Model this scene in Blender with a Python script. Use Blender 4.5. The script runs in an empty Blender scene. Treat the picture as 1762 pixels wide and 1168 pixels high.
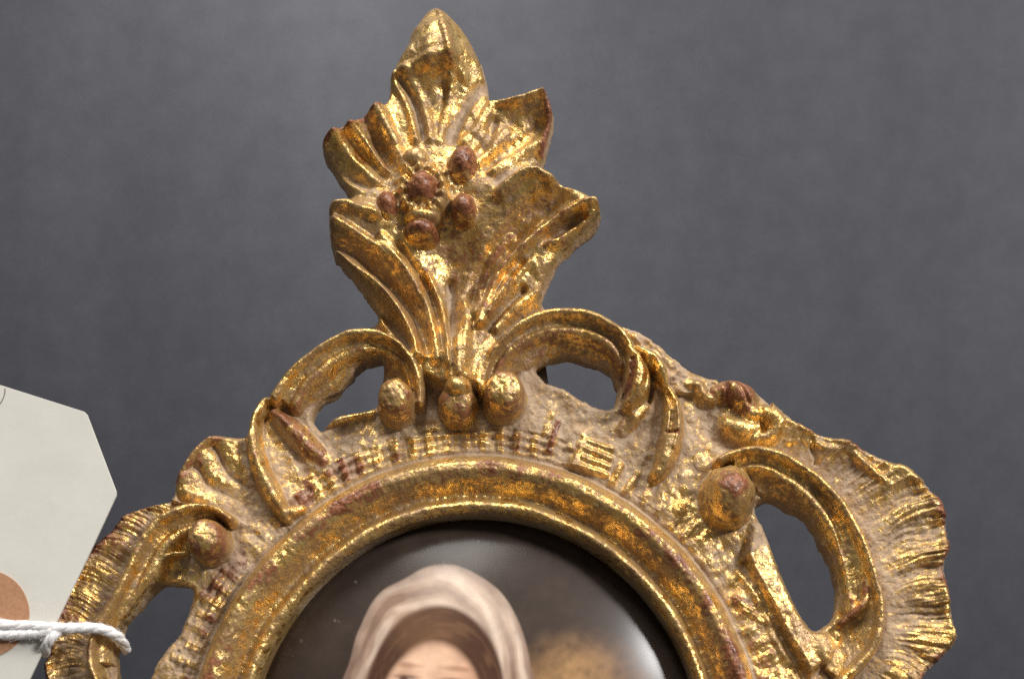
import bpy, math
import numpy as np
from mathutils import Vector

# ------------------------------------------------------------------ camera, light, exposure
S = 1.0e-4                      # one drawing unit = 0.1 mm
FPX = 2500.0                    # focal length in drawing units (camera 25 cm from the frame)
CX, CY = 881.0, 584.0
TILT = math.radians(20.0)       # the frame leans back
CAM = np.array((0.0, -0.25, 0.30))
scene = bpy.context.scene
cam_d = bpy.data.cameras.new('camera'); cam = bpy.data.objects.new('camera', cam_d)
scene.collection.objects.link(cam); scene.camera = cam
cam.location = CAM; cam.rotation_euler = (math.pi/2, 0, 0)
cam_d.sensor_width = 36.0; cam_d.lens = 36.0*FPX/1762.0
cam_d.clip_start = 0.01; cam_d.clip_end = 20.0
cam_d.dof.use_dof = True; cam_d.dof.focus_distance = 0.247; cam_d.dof.aperture_fstop = 20.0

world = bpy.data.worlds.new('World'); scene.world = world; world.use_nodes = True
bg = world.node_tree.nodes['Background']
bg.inputs[0].default_value = (1.0, 0.94, 0.88, 1); bg.inputs[1].default_value = 0.135

def area(name, loc, target, size, power, col, shape='DISK'):
    d = bpy.data.lights.new(name, 'AREA'); d.shape = shape; d.size = size; d.energy = power; d.color = col
    o = bpy.data.objects.new(name, d); scene.collection.objects.link(o)
    o.location = loc; o.rotation_euler = (Vector(target)-Vector(loc)).to_track_quat('-Z', 'Y').to_euler()
    return o
area('key_lamp', (0.74, -0.52, 0.90), (0, 0, 0.28), 0.24, 12.0, (1.0, 0.98, 0.97))
area('ceiling_lamp', (-0.12, -0.16, 1.25), (0, 0, 0.28), 0.62, 11.5, (1.0, 0.97, 0.92), 'SQUARE')
sp = bpy.data.lights.new('added_backdrop_spot', 'SPOT'); sp.energy = 4.0; sp.spot_size = math.radians(40); sp.spot_blend = 1.0  # unseen spot, added to make the light streak on the backdrop
sp.shadow_soft_size = 0.03; sp.color = (1.0, 0.98, 0.95)
spo = bpy.data.objects.new('added_backdrop_spot', sp); scene.collection.objects.link(spo)
spo.location = (-0.075, 0.09, 0.66)
spo.rotation_euler = (Vector((-0.05, 0.16, 0.40))-Vector(spo.location)).to_track_quat('-Z', 'Y').to_euler()

scene.view_settings.view_transform = 'Standard'; scene.view_settings.look = 'None'
scene.view_settings.exposure = 0.0; scene.view_settings.gamma = 1.0
scene.view_settings.use_curve_mapping = False
scene.cycles.use_denoising = False

# ------------------------------------------------------------------ helpers
NRM = np.array((0.0, -math.cos(TILT), math.sin(TILT)))
P0 = np.array((0.0, 0.0, 0.30))
REF = 38.0                      # the drawing is laid out on the middle level of the relief
def W(px, py, h=0.0, ref=REF):
    """drawing coordinates on the leaning frame (+ height of the relief) -> world metres"""
    px = np.asarray(px, float); py = np.asarray(py, float); h = np.asarray(h, float)
    d = np.stack(np.broadcast_arrays((px-CX)/FPX, 1.0+0*px, -(py-CY)/FPX), -1)
    t = ((P0+NRM*(ref*S)-CAM) @ NRM) / (d @ NRM)
    return CAM + d*t[..., None] + NRM*((h-ref)*S)[..., None]

def crom(pts, n=8, closed=False):
    P = np.array(pts, float); m = len(P); out = []
    rng_ = range(m if closed else m-1)
    for i in rng_:
        if closed: p0, p1, p2, p3 = P[(i-1) % m], P[i], P[(i+1) % m], P[(i+2) % m]
        else: p0, p1, p2, p3 = P[max(i-1, 0)], P[i], P[i+1], P[min(i+2, m-1)]
        for k in range(n):
            t = k/n
            out.append(0.5*((2*p1)+(-p0+p2)*t+(2*p0-5*p1+4*p2-p3)*t*t+(-p0+3*p1-3*p2+p3)*t**3))
    if not closed: out.append(P[-1])
    return np.array(out)

def vnoise(x, y, sc, seed):
    lat = np.random.RandomState(seed).rand(256, 256).astype(np.float32)
    u = np.asarray(x)/sc+1000.0; v = np.asarray(y)/sc+1000.0
    i = np.floor(u).astype(int); j = np.floor(v).astype(int); fu = u-i; fv = v-j
    fu = fu*fu*(3-2*fu); fv = fv*fv*(3-2*fv)
    a = lat[j & 255, i & 255]; b = lat[j & 255, (i+1) & 255]; c = lat[(j+1) & 255, i & 255]; d = lat[(j+1) & 255, (i+1) & 255]
    return ((a*(1-fu)+b*fu)*(1-fv)+(c*(1-fu)+d*fu)*fv)*2-1
def fbm(x, y, sc, seed, o=3):
    r = 0; a = 1.0
    for k in range(o): r = r+a*vnoise(x, y, sc/2**k, seed+k); a *= 0.5
    return r
def sst(a, b, x):
    t = np.clip((x-a)/(b-a), 0, 1); return t*t*(3-2*t)

def poly_sdf(poly, X, Y):
    """signed distance, positive inside"""
    P = np.asarray(poly, np.float32); Q = np.roll(P, -1, 0)
    d2 = np.full(X.shape, 1e9, np.float32); ins = np.zeros(X.shape, bool)
    for (ax, ay), (bx, by) in zip(P, Q):
        ex, ey = bx-ax, by-ay; L = ex*ex+ey*ey+1e-9
        t = np.clip(((X-ax)*ex+(Y-ay)*ey)/L, 0, 1)
        dx = X-ax-ex*t; dy = Y-ay-ey*t
        np.minimum(d2, dx*dx+dy*dy, out=d2)
        if ay != by:
            ins ^= ((ay > Y) != (by > Y)) & (X < (bx-ax)*(Y-ay)/(by-ay)+ax)
    d = np.sqrt(d2)
    return np.where(ins, d, -d)

def new_obj(name, me, parent=None, mat=None):
    o = bpy.data.objects.new(name, me); scene.collection.objects.link(o)
    if parent is not None: o.parent = parent
    if mat is not None and me is not None: me.materials.append(mat)
    return o
def empty(name, loc, parent=None):
    o = bpy.data.objects.new(name, None); scene.collection.objects.link(o); o.location = loc
    o.empty_display_size = 0.01
    if parent is not None: o.parent = parent
    return o
def make_mesh(name, V, F, normals=None, attrs=None):
    me = bpy.data.meshes.new(name); V = np.asarray(V, np.float32); F = np.asarray(F, np.int32)
    k = F.shape[1]
    me.vertices.add(len(V)); me.vertices.foreach_set('co', V.ravel())
    me.loops.add(F.size); me.loops.foreach_set('vertex_index', F.ravel())
    me.polygons.add(len(F)); me.polygons.foreach_set('loop_start', np.arange(0, F.size, k, dtype=np.int32))
    me.polygons.foreach_set('use_smooth', np.ones(len(F), bool))
    me.update(calc_edges=True)
    for an, a in (attrs or {}).items():
        if a.ndim == 1:
            at = me.attributes.new(an, 'FLOAT', 'POINT'); at.data.foreach_set('value', a.astype(np.float32))
        else:
            at = me.attributes.new(an, 'FLOAT_COLOR', 'POINT'); at.data.foreach_set('color', a.astype(np.float32).ravel())
    if normals is not None: me.normals_split_custom_set_from_vertices(np.asarray(normals, np.float32))
    return me
def tag(o, label, cat, kind=None):
    if label: o['label'] = label
    if cat: o['category'] = cat
    if kind: o['kind'] = kind

# ------------------------------------------------------------------ materials
class NT:
    def __init__(self, name):
        self.m = bpy.data.materials.new(name); self.m.use_nodes = True
        self.t = self.m.node_tree; self.b = self.t.nodes['Principled BSDF']
    def n(self, typ, **kw):
        x = self.t.nodes.new(typ)
        for k, v in kw.items(): setattr(x, k, v)
        return x
    def put(self, sock, v):
        if hasattr(v, 'is_output') or isinstance(v, bpy.types.NodeSocket): self.t.links.new(v, sock)
        else: sock.default_value = v
    def math(self, op, a, b=0.0, clamp=False):
        x = self.n('ShaderNodeMath', operation=op, use_clamp=clamp)
        self.put(x.inputs[0], a); self.put(x.inputs[1], b); return x.outputs[0]
    def mix(self, f, a, b):
        x = self.n('ShaderNodeMix', data_type='RGBA'); self.put(x.inputs[0], f)
        self.put(x.inputs[6], a); self.put(x.inputs[7], b); return x.outputs[2]
    def noise(self, co, scale, detail=3.0, rough=0.55, dist=0.0):
        x = self.n('ShaderNodeTexNoise'); self.put(x.inputs['Vector'], co)
        x.inputs['Scale'].default_value = scale; x.inputs['Detail'].default_value = detail
        x.inputs['Roughness'].default_value = rough; x.inputs['Distortion'].default_value = dist
        return x.outputs[0]
    def ramp(self, v, a, b):
        x = self.n('ShaderNodeMapRange', interpolation_type='SMOOTHSTEP'); self.put(x.inputs[0], v)
        self.put(x.inputs[1], a); self.put(x.inputs[2], b); return x.outputs[0]
    def attr(self, name):
        return self.n('ShaderNodeAttribute', attribute_name=name).outputs['Fac']
    def bump(self, h, strength, dist, prev=None):
        x = self.n('ShaderNodeBump'); x.inputs['Strength'].default_value = strength
        x.inputs['Distance'].default_value = dist; self.put(x.inputs['Height'], h)
        if prev is not None: self.put(x.inputs['Normal'], prev)
        return x.outputs[0]

def gilt_material():
    N = NT('worn_gilding'); b = N.b
    co = N.n('ShaderNodeTexCoord').outputs['Object']
    cav, dust, red = N.attr('cav'), N.attr('dust'), N.attr('red')
    n1 = N.noise(co, 130, 5, 0.6); n2 = N.noise(co, 420, 4, 0.6, 0.4); n3 = N.noise(co, 1100, 3, 0.62)
    n4 = N.noise(co, 60, 3, 0.5); n5 = N.noise(co, 2200, 2, 0.6)
    # gold leaf, toned in patches
    gold = N.mix(N.ramp(n2, 0.35, 0.65), (0.87, 0.53, 0.165, 1), (1.0, 0.72, 0.27, 1))
    tone = N.math('ADD', N.math('MULTIPLY', n1, 0.45), N.math('ADD', N.math('MULTIPLY', n2, 0.35), N.math('MULTIPLY', n3, 0.35)))
    tonef = N.ramp(tone, 0.465, 0.645)
    gold = N.mix(N.math('MULTIPLY', tonef, 0.88), gold, (0.235, 0.130, 0.060, 1))
    # red clay ground showing through the rubbed leaf; also shade painted in crest hollows
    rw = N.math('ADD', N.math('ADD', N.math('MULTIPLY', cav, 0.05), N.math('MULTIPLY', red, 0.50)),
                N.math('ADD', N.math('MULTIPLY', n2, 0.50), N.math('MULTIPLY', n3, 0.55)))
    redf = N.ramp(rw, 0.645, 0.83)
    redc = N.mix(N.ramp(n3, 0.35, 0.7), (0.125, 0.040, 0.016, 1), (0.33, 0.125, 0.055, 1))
    # pale dust lodged in the hollows and on the flat ground
    dw = N.math('ADD', N.math('ADD', N.math('MULTIPLY', cav, -0.13), N.math('MULTIPLY', dust, 0.62)),
                N.math('ADD', N.math('MULTIPLY', n1, 0.26), N.math('MULTIPLY', n3, 0.80)))
    dustf = N.math('MULTIPLY', N.ramp(dw, 0.66, 0.98), 0.90)
    dustc = N.mix(N.ramp(n2, 0.3, 0.7), (0.30, 0.195, 0.118, 1), (0.44, 0.325, 0.22, 1))
    # dark specks
    speck = N.ramp(n5, 0.63, 0.72)
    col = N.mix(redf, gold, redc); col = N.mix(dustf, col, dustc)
    col = N.mix(N.math('MULTIPLY', speck, 0.55), col, (0.03, 0.018, 0.012, 1))
    N.put(b.inputs['Base Color'], col)
    met = N.math('MULTIPLY', N.math('SUBTRACT', 1.0, redf), N.math('SUBTRACT', 1.0, dustf))
    met = N.math('MULTIPLY', met, N.math('SUBTRACT', 1.0, N.math('MULTIPLY', tonef, 0.72)))
    N.put(b.inputs['Metallic'], met)
    ro = N.math('ADD', 0.25, N.math('MULTIPLY', n3, 0.18))
    ro = N.math('ADD', ro, N.math('MULTIPLY', dustf, 0.42), clamp=True)
    N.put(b.inputs['Roughness'], ro)
    h1 = N.bump(n2, 0.34, 0.0010)
    h2 = N.bump(n3, 0.45, 0.00050, h1)
    h3 = N.bump(n5, 0.15, 0.00016, h2)
    N.put(b.inputs['Normal'], h3)
    return N.m
GILT = gilt_material()

def simple_material(name, col, rough, metal=0.0, nscale=0, ncol=None, bump=0.0, bdist=0.0002):
    N = NT(name); b = N.b; b.inputs['Roughness'].default_value = rough; b.inputs['Metallic'].default_value = metal
    b.inputs['Base Color'].default_value = (*col, 1)
    if nscale:
        co = N.n('ShaderNodeTexCoord').outputs['Object']; f = N.noise(co, nscale, 5, 0.65)
        N.put(b.inputs['Base Color'], N.mix(N.ramp(f, 0.3, 0.7), (*col, 1), (*ncol, 1)))
        if bump: N.put(b.inputs['Normal'], N.bump(f, bump, bdist))
    return N.m

# ------------------------------------------------------------------ backdrop (the setting)
def backdrop():
    N = NT('grey_backdrop_paper'); co = N.n('ShaderNodeTexCoord').outputs['Object']
    mp = N.n('ShaderNodeMapping'); N.put(mp.inputs[0], co); mp.inputs['Scale'].default_value = (1, 1, 0.22)
    a = N.noise(mp.outputs[0], 22, 4, 0.55); f = N.noise(co, 1500, 3, 0.75); g = N.noise(co, 130, 5, 0.65)
    v = N.math('ADD', N.math('MULTIPLY', a, 0.22), N.math('ADD', N.math('MULTIPLY', f, 0.50), N.math('MULTIPLY', g, 0.20)))
    N.put(N.b.inputs['Base Color'], N.mix(N.ramp(v, 0.25, 0.75), (0.036, 0.0375, 0.045, 1), (0.084, 0.0875, 0.102, 1)))
    N.b.inputs['Roughness'].default_value = 0.75; N.b.inputs['Specular IOR Level'].default_value = 0.2
    N.put(N.b.inputs['Normal'], N.bump(f, 0.25, 0.0003))
    V = [(-1.0, 0.16, 0.62), (1.0, 0.16, 0.62), (1.0, 0.16, -0.25), (-1.0, 0.16, -0.25), (-1.0, 0.163, 0.62), (1.0, 0.163, 0.62), (1.0, 0.163, -0.25), (-1.0, 0.163, -0.25)]
    F = [(0, 3, 2, 1), (4, 5, 6, 7), (0, 1, 5, 4), (1, 2, 6, 5), (2, 3, 7, 6), (3, 0, 4, 7)]
    o = new_obj('backdrop', make_mesh('backdrop', np.array(V), np.array(F)), None, N.m)
    tag(o, 'plain dark grey backdrop sheet behind the gilt frame', 'backdrop', 'structure')
backdrop()

# ------------------------------------------------------------------ the carved relief
STEP = 1.7
xs = np.arange(30, 1690, STEP, dtype=np.float32); ys = np.arange(-20, 1400, STEP, dtype=np.float32)
X, Y = np.meshgrid(xs, ys)
H = np.zeros_like(X); L = np.zeros(X.shape, np.int16); DUST = np.full(X.shape, 0.75, np.float32); RED = np.zeros_like(X)
PARTS = [('carved_ground', None, None)]          # (name, parent part, label)
def part(name, parent=None, label=None):
    PARTS.append((name, parent, label)); return len(PARTS)-1

def win(P, r):
    x0, y0 = P.min(0)-r; x1, y1 = P.max(0)+r
    i0 = max(int((x0-xs[0])/STEP), 0); i1 = min(int((x1-xs[0])/STEP)+2, len(xs))
    j0 = max(int((y0-ys[0])/STEP), 0); j1 = min(int((y1-ys[0])/STEP)+2, len(ys))
    return slice(j0, j1), slice(i0, i1)
def near(P, sl):
    """distance, arc parameter 0..1 and signed side for every grid point of the window"""
    x = X[sl]; y = Y[sl]
    seg = np.hypot(*(P[1:]-P[:-1]).T); cum = np.concatenate([[0], np.cumsum(seg)]); tot = cum[-1]
    D2 = np.full(x.shape, 1e12, np.float32); T = np.zeros_like(x); SD = np.zeros_like(x)
    for k in range(len(P)-1):
        ax, ay = P[k]; ex, ey = P[k+1]-P[k]; l2 = ex*ex+ey*ey+1e-9
        t = np.clip(((x-ax)*ex+(y-ay)*ey)/l2, 0, 1)
        dx = x-ax-ex*t; dy = y-ay-ey*t; d2 = dx*dx+dy*dy
        m = d2 < D2
        D2[m] = d2[m]; T[m] = ((cum[k]+t*seg[k])/tot)[m]; SD[m] = np.sign(ex*dy-ey*dx)[m]
    return np.sqrt(D2), T, SD
def smax(a, b, k): return 0.5*(a+b+np.sqrt((a-b)**2+k*k))-0.0
def lerp(vals, T):
    vals = np.atleast_1d(np.array(vals, float))
    if len(vals) == 1: return np.full(T.shape, vals[0], np.float32)
    return np.interp(T, np.linspace(0, 1, len(vals)), vals).astype(np.float32)

def stroke(pid, pts, r, h, foot=-8.0, prof='round', dust=0.0, red=0.0, k=4.0, smooth=6, over=None, wob=0.06):
    """raise a rounded ridge along pts: r half widths, h crest heights (absolute)"""
    P = crom(pts, smooth) if smooth and len(pts) > 2 else np.array(pts, float)
    rm = float(np.max(r)); sl = win(P, rm*1.7+4)
    d, T, sd = near(P, sl)
    R = lerp(r, T)*(1+wob*vnoise(X[sl], Y[sl], 16, 11)); HH = lerp(h, T); q = d/R
    if prof == 'round': p = np.where(q < 1, np.sqrt(np.maximum(1-q*q, 0)), -(q-1)*3.5)
    elif prof == 'sharp': p = np.where(q < 1, (1-q)**1.15, -(q-1)*3.0)
    elif prof == 'flat': p = np.where(q < 1, 1-np.maximum((q-0.62)/0.38, 0)**2.2, -(q-1)*5)
    else: p = 1-q*q
    c = foot+(HH-foot)*p
    up = (c > H[sl]-1.0) & (q < 1.05)
    H[sl] = np.where(q < 1.6, smax(H[sl], c, k)-k*k/(4*np.maximum(np.abs(H[sl]-c), k)), H[sl])
    if pid is not None: L[sl][up] = pid
    DUST[sl] = np.where(up, dust, DUST[sl]); RED[sl] = np.where(up, red, RED[sl])

def add(pts, r, a, smooth=6, prof='soft', dust=None, red=None, side=0):
    """add (or cut, a < 0) a soft line"""
    P = crom(pts, smooth) if smooth and len(pts) > 2 else np.array(pts, float)
    rm = float(np.max(r)); sl = win(P, rm+2); d, T, sd = near(P, sl)
    q = np.clip(d/lerp(r, T), 0, 1)
    p = (1-q*q)**2 if prof == 'soft' else (1-q)
    if side: p = p*((sd*side > 0) | (d < 0.5))
    H[sl] += lerp(a, T)*p
    if dust is not None: DUST[sl] = DUST[sl]*(1-p)+dust*p
    if red is not None: RED[sl] = RED[sl]*(1-p)+red*p

def dome(pid, c, rx, ry, h, ang=0, foot=-5, flat=2.0, dust=0.0, red=0.0, k=3.0, shear=(0, 0)):
    P = np.array([c], float); R = max(rx, ry); sl = win(P, R*1.5+4)
    dx = X[sl]-c[0]; dy = Y[sl]-c[1]; ca, sa = math.cos(ang), math.sin(ang)
    u = (dx*ca+dy*sa)/rx; v = (-dx*sa+dy*ca)/ry
    q = np.hypot(u, v)*(1+0.04*vnoise(X[sl], Y[sl], 14, 5))
    p = np.where(q < 1, np.maximum(1-q**flat, 0)**0.5, -(q-1)*4)
    c_ = foot+(h-foot)*p
    up = (c_ > H[sl]) & (q < 1.08)
    H[sl] = np.where(q < 1.5, np.maximum(smax(H[sl], c_, k)-k/2*np.exp(-((H[sl]-c_)/k)**2), H[sl]), H[sl])
    if pid is not None: L[sl][up] = pid
    DUST[sl] = np.where(up, dust, DUST[sl]); RED[sl] = np.where(up, red, RED[sl])

def channel(pid, pts, width, h0, h1, side, power=1.0, dust=0.1, red=0.0):
    """a one-sided slope falling from the line pts (height h0) to h1 over width"""
    P = crom(pts, 6); wm = float(np.max(width)); sl = win(P, wm+2); d, T, sd = near(P, sl)
    q = d/lerp(width, T); m = (sd*side > 0) & (q < 1) & (T > 0.004) & (T < 0.996)
    c = lerp(h1, T)+(lerp(h0, T)-lerp(h1, T))*np.maximum(1-q, 0)**power
    H[sl] = np.where(m, c, H[sl])
    if pid is not None: L[sl][m] = pid
    DUST[sl] = np.where(m, dust, DUST[sl]); RED[sl] = np.where(m, red, RED[sl])

def rbf(ctrl, sdf_mask, pid=None, dust=None):
    C = np.array(ctrl, float); P = C[:, :2]/100.0
    d = np.hypot(P[:, None, 0]-P[None, :, 0], P[:, None, 1]-P[None, :, 1])
    n = len(C); A = np.zeros((n+1, n+1)); A[:n, :n] = d+np.eye(n)*-0.0; A[n, :n] = 1; A[:n, n] = 1
    w = np.linalg.solve(A, np.append(C[:, 2], 0))
    jj, ii = np.where(sdf_mask); out = np.full(len(jj), w[n])
    x = X[jj, ii]/100.0; y = Y[jj, ii]/100.0
    for k in range(n): out += w[k]*np.sqrt((x-P[k, 0])**2+(y-P[k, 1])**2+0.004)
    return out, (jj, ii)

# ---- outline of the carving and its pierced openings (drawing units)
OUT_CREST_R = [(748, 5), (767, 12), (791, 40), (813, 74), (831, 108), (841, 148), (846, 174), (884, 179), (930, 170), (943, 179),
               (954, 203), (948, 234), (939, 271), (928, 302), (952, 320), (989, 340), (1014, 350), (1027, 359), (1034, 379),
               (1001, 413), (966, 443), (946, 478), (936, 503), (936, 519)]
OUT_R = [(982, 518), (1020, 526), (1056, 541), (1092, 555), (1128, 581), (1164, 608), (1196, 629), (1230, 643), (1260, 645),
         (1294, 653), (1316, 668), (1347, 697), (1380, 724), (1414, 741), (1454, 749), (1487, 765), (1534, 787), (1564, 797),
         (1590, 819), (1615, 845), (1631, 872), (1636, 904), (1639, 937), (1632, 963), (1637, 1011), (1646, 1055), (1653, 1083),
         (1647, 1103), (1625, 1130), (1595, 1160), (1590, 1190), (1612, 1230), (1622, 1280), (1600, 1340), (1590, 1380), (1590, 1440)]
OUT_L = [(95, 1440), (95, 1370), (85, 1300), (72, 1240), (82, 1195), (70, 1165), (66, 1138), (74, 1119), (84, 1070), (104, 1010), (135, 952),
         (172, 915), (194, 893), (208, 877), (233, 867), (274, 858), (292, 850), (299, 821), (310, 796), (329, 769), (353, 747), (370, 745),
         (397, 747), (424, 742), (429, 719), (443, 688), (470, 661), (491, 637), (520, 616), (553, 592), (587, 572), (604, 557),
         (628, 551), (648, 547)]
OUT_CREST_L = [(648, 534), (634, 513), (612, 485), (579, 451), (569, 423), (566, 392), (572, 369), (591, 355), (601, 341), (594, 324),
               (579, 299), (560, 271), (554, 254), (566, 241), (606, 228), (625, 207), (653, 191), (666, 173), (671, 142), (680, 123),
               (696, 96), (705, 65), (720, 34), (733, 12)]
OUTLINE = crom(OUT_CREST_R+OUT_R+OUT_L+OUT_CREST_L, 3, True)
HOLE_UL = crom([(656, 606), (636, 608), (616, 615), (596, 640), (576, 660), (550, 674), (535, 692), (531, 709), (541, 724), (553, 726),
                (582, 703), (609, 700), (632, 691), (645, 684), (648, 664), (656, 640)], 3, True)
HOLE_UR = crom([(922, 624), (934, 610), (955, 600), (980, 596), (1008, 606), (1034, 614), (1052, 626), (1062, 642), (1065, 660), (1059, 689),
                (1030, 688), (1008, 678), (985, 664), (966, 653), (940, 645)], 3, True)
HOLE_LR = crom([(1306, 862), (1320, 852), (1334, 848), (1352, 855), (1372, 868), (1395, 882), (1415, 908), (1426, 930), (1439, 955), (1447, 984),
                (1453, 1011), (1447, 1044), (1431, 1067), (1406, 1080), (1383, 1050), (1364, 1011), (1344, 965), (1331, 928), (1317, 892)], 3, True)
HOLE_LL = crom([(262, 996), (292, 998), (322, 1004), (318, 1034), (301, 1081), (274, 1111), (252, 1155), (240, 1190), (224, 1228), (206, 1222),
                (192, 1180), (186, 1140), (186, 1105), (194, 1076), (216, 1046), (242, 1016)], 3, True)
EC, EA, EB, ET = (817.0, 1327.0), 415.0, 460.0, math.radians(2.0)
def ell(x, y, off=0.0):
    c, s = math.cos(ET), math.sin(ET); u = (x-EC[0])*c+(y-EC[1])*s; v = -(x-EC[0])*s+(y-EC[1])*c
    q = np.sqrt((u/EA)**2+(v/EB)**2)+1e-6; g = np.sqrt((u/EA**2)**2+(v/EB**2)**2)/q+1e-9
    return (q-1)/g            # ~ distance outward from the lip
EV = ell(X, Y).astype(np.float32); EANG = np.arctan2(Y-EC[1], X-EC[0])
D_OUT = poly_sdf(OUTLINE, X, Y)
rag = 1.6*fbm(X, Y, 16, 70, 2)
D_HOLE = np.maximum.reduce([poly_sdf(p, X, Y) for p in (HOLE_UL, HOLE_UR, HOLE_LR, HOLE_LL)])+rag*0.9
D = np.minimum(np.minimum(D_OUT+0.6*rag, -D_HOLE), EV+11)

# ---- ground: softly uneven, rising away from the moulding
H[:] = 2+3.0*fbm(X, Y, 60, 20, 3)
DUST[:] = 0.62+0.25*fbm(X, Y, 90, 31, 2)
# small tooled bars and hatched cells on the ground just outside the moulding
rs = np.random.RandomState(4)
arc = EANG*505.0; bw = 54.0
bi = np.floor(arc/bw+0.2*vnoise(X, Y, 120, 55)); bu = arc/bw+0.2*vnoise(X, Y, 120, 55)-bi; bv = (EV-101)/50.0
hsh = np.abs(np.sin(bi*12.9898)*43758.5453) % 1.0; top_ = 0.75+0.35*hsh
cellm = sst(0.0, 0.10, bu)*sst(1.0, 0.90, bu)*sst(0.0, 0.12, bv)*sst(top_, top_-0.15, bv)
per = 27.0; pu = arc/per+0.16*vnoise(X, Y, 90, 56); rb = np.cos(2*math.pi*pu)
worn = sst(-0.5, 0.5, fbm(X, Y, 80, 57, 3)); lim = 0.72+0.3*np.abs(np.sin(np.floor(pu+0.5)*7.7))
cellm = sst(-0.02, 0.10, bv)*sst(lim, lim-0.16, bv)
H += cellm*(1.2+2.3*np.clip(rb*1.5, -0.5, 1))*(0.35+0.65*worn)+2.6*cellm*worn*np.cos(2*math.pi*3.2*bv)*(np.abs(np.sin(bi*3.1)) > 0.5)
hi_ = cellm*np.clip(rb, 0, 1)*worn
DUST -= 0.45*hi_; RED += np.where(X < 760, 0.9, 0.45)*cellm*sst(-0.1, 0.6, vnoise(X, Y, 40, 58))
DUST -= 0.32*sst(1060, 1230, X)
H += 2.4*fbm(X, Y, 18, 61, 2)*(EV > 110)
# the bright hatched cell right of the crest and the bars beside it
CELL = np.array([(1008, 742), (1058, 760), (1046, 812), (978, 797)], float)
cs = poly_sdf(CELL, X, Y); m = cs > -6
H[m] = np.maximum(H[m], ((9-0.20*(X-1018))*sst(-6, 8, cs))[m]); DUST[cs > -2] = 0.0; RED[cs > -2] = 0.0
add([(1005, 742), (978, 797)], 9, 4, 0, dust=0.0)
for yy in (752, 768, 783, 798): add([(1015-(yy-752)*0.35, yy-4), (1056-(yy-752)*0.2, yy+10)], 7.5, 4.5, 0, dust=0.0)
add([(1072, 792), (1050, 828)], 9, 5, 0, dust=0.1); add([(1100, 804), (1074, 842)], 9, 5, 0, dust=0.1)
add([(962, 715), (945, 765)], 10, 5, 0, dust=0.1, red=0.9); add([(950, 700), (938, 735)], 10, 5, 0, dust=0.1)

# ---- shell border, right: ruffled folds between the long scroll and the edge
RIDGE_R = [(1225, 812), (1238, 790), (1260, 779), (1294, 774), (1327, 779), (1360, 794), (1394, 817), (1420, 840), (1447, 870), (1471, 914),
           (1487, 947), (1500, 987), (1512, 1030), (1512, 1075), (1500, 1115), (1474, 1146), (1449, 1172), (1425, 1220), (1420, 1290), (1430, 1380)]
p_sh_r = part('shell_border')
def ruffle(pid, line, side, maxw, folds, seed, base=6, rise=24, t0=0.0, t1=1.0, dbase=0.62, rbase=0.0):
    P = crom(line, 6); sl = win(P, maxw+4); d, T, sd = near(P, sl)
    w = d+np.maximum(D_OUT[sl], 0.1); q = np.clip(d/w, 0, 1)
    m = (sd*side > 0) & (T > t0) & (T < t1) & (d < maxw) & (D_OUT[sl] > -6)
    Tw = T+0.012*np.sin(q*3.0)+0.006*vnoise(X[sl], Y[sl], 40, seed)
    ph = np.interp(Tw, folds, np.arange(len(folds)))
    fr = ph-np.floor(ph)
    fold = 0.5-0.5*np.cos(fr*2*math.pi)
    fold = fold**0.8
    fine = 0.5+0.5*np.sin(ph*2*math.pi*5+4*vnoise(X[sl], Y[sl], 60, seed+1))
    fine2 = vnoise(ph*22, q*2.2, 1.0, seed+2)
    g = sst(0.08, 0.95, q)
    h = base+rise*g*(0.35+0.65*fold)+2.6*g*fine+3.2*fine2*g-8*sst(0.20, 0.0, q)+5*np.exp(-((q-0.93)/0.07)**2)
    H[sl] = np.where(m, h, H[sl]); L[sl][m] = pid
    DUST[sl] = np.where(m, np.clip(dbase-0.45*g*fold-0.22*g+0.12*(1-fine)+0.12*fine2, 0, 1), DUST[sl])
    RED[sl] = np.where(m, np.clip(rbase+0.75*sst(0.88, 1.0, q)+0.4*vnoise(X[sl], Y[sl], 55, seed+7), 0, 1)*np.clip(rbase*2+sst(0.8, 1.0, q), 0, 1), RED[sl])
ruffle(p_sh_r, RIDGE_R, -1, 210, [0.0, 0.16, 0.22, 0.30, 0.385, 0.45, 0.52, 0.58, 0.635, 0.69, 0.75, 0.82, 0.90, 1.0], 41, t0=0.13)
# ---- shell border, left
RIDGE_L = [(405, 918), (395, 892), (372, 876), (345, 871), (312, 878), (282, 892), (258, 915), (240, 945), (222, 985), (202, 1025), (178, 1065),
           (160, 1100), (158, 1140), (172, 1185), (182, 1240), (180, 1310), (170, 1390)]
p_sh_l = part('shell_border')
ruffle(p_sh_l, RIDGE_L, 1, 150, [0.0, 0.14, 0.2, 0.25, 0.31, 0.38, 0.46, 0.54, 0.6, 0.66, 0.72, 0.8, 0.9, 1.0], 47, base=4, rise=11, t0=0.12, dbase=0.5, rbase=0.35)

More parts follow.
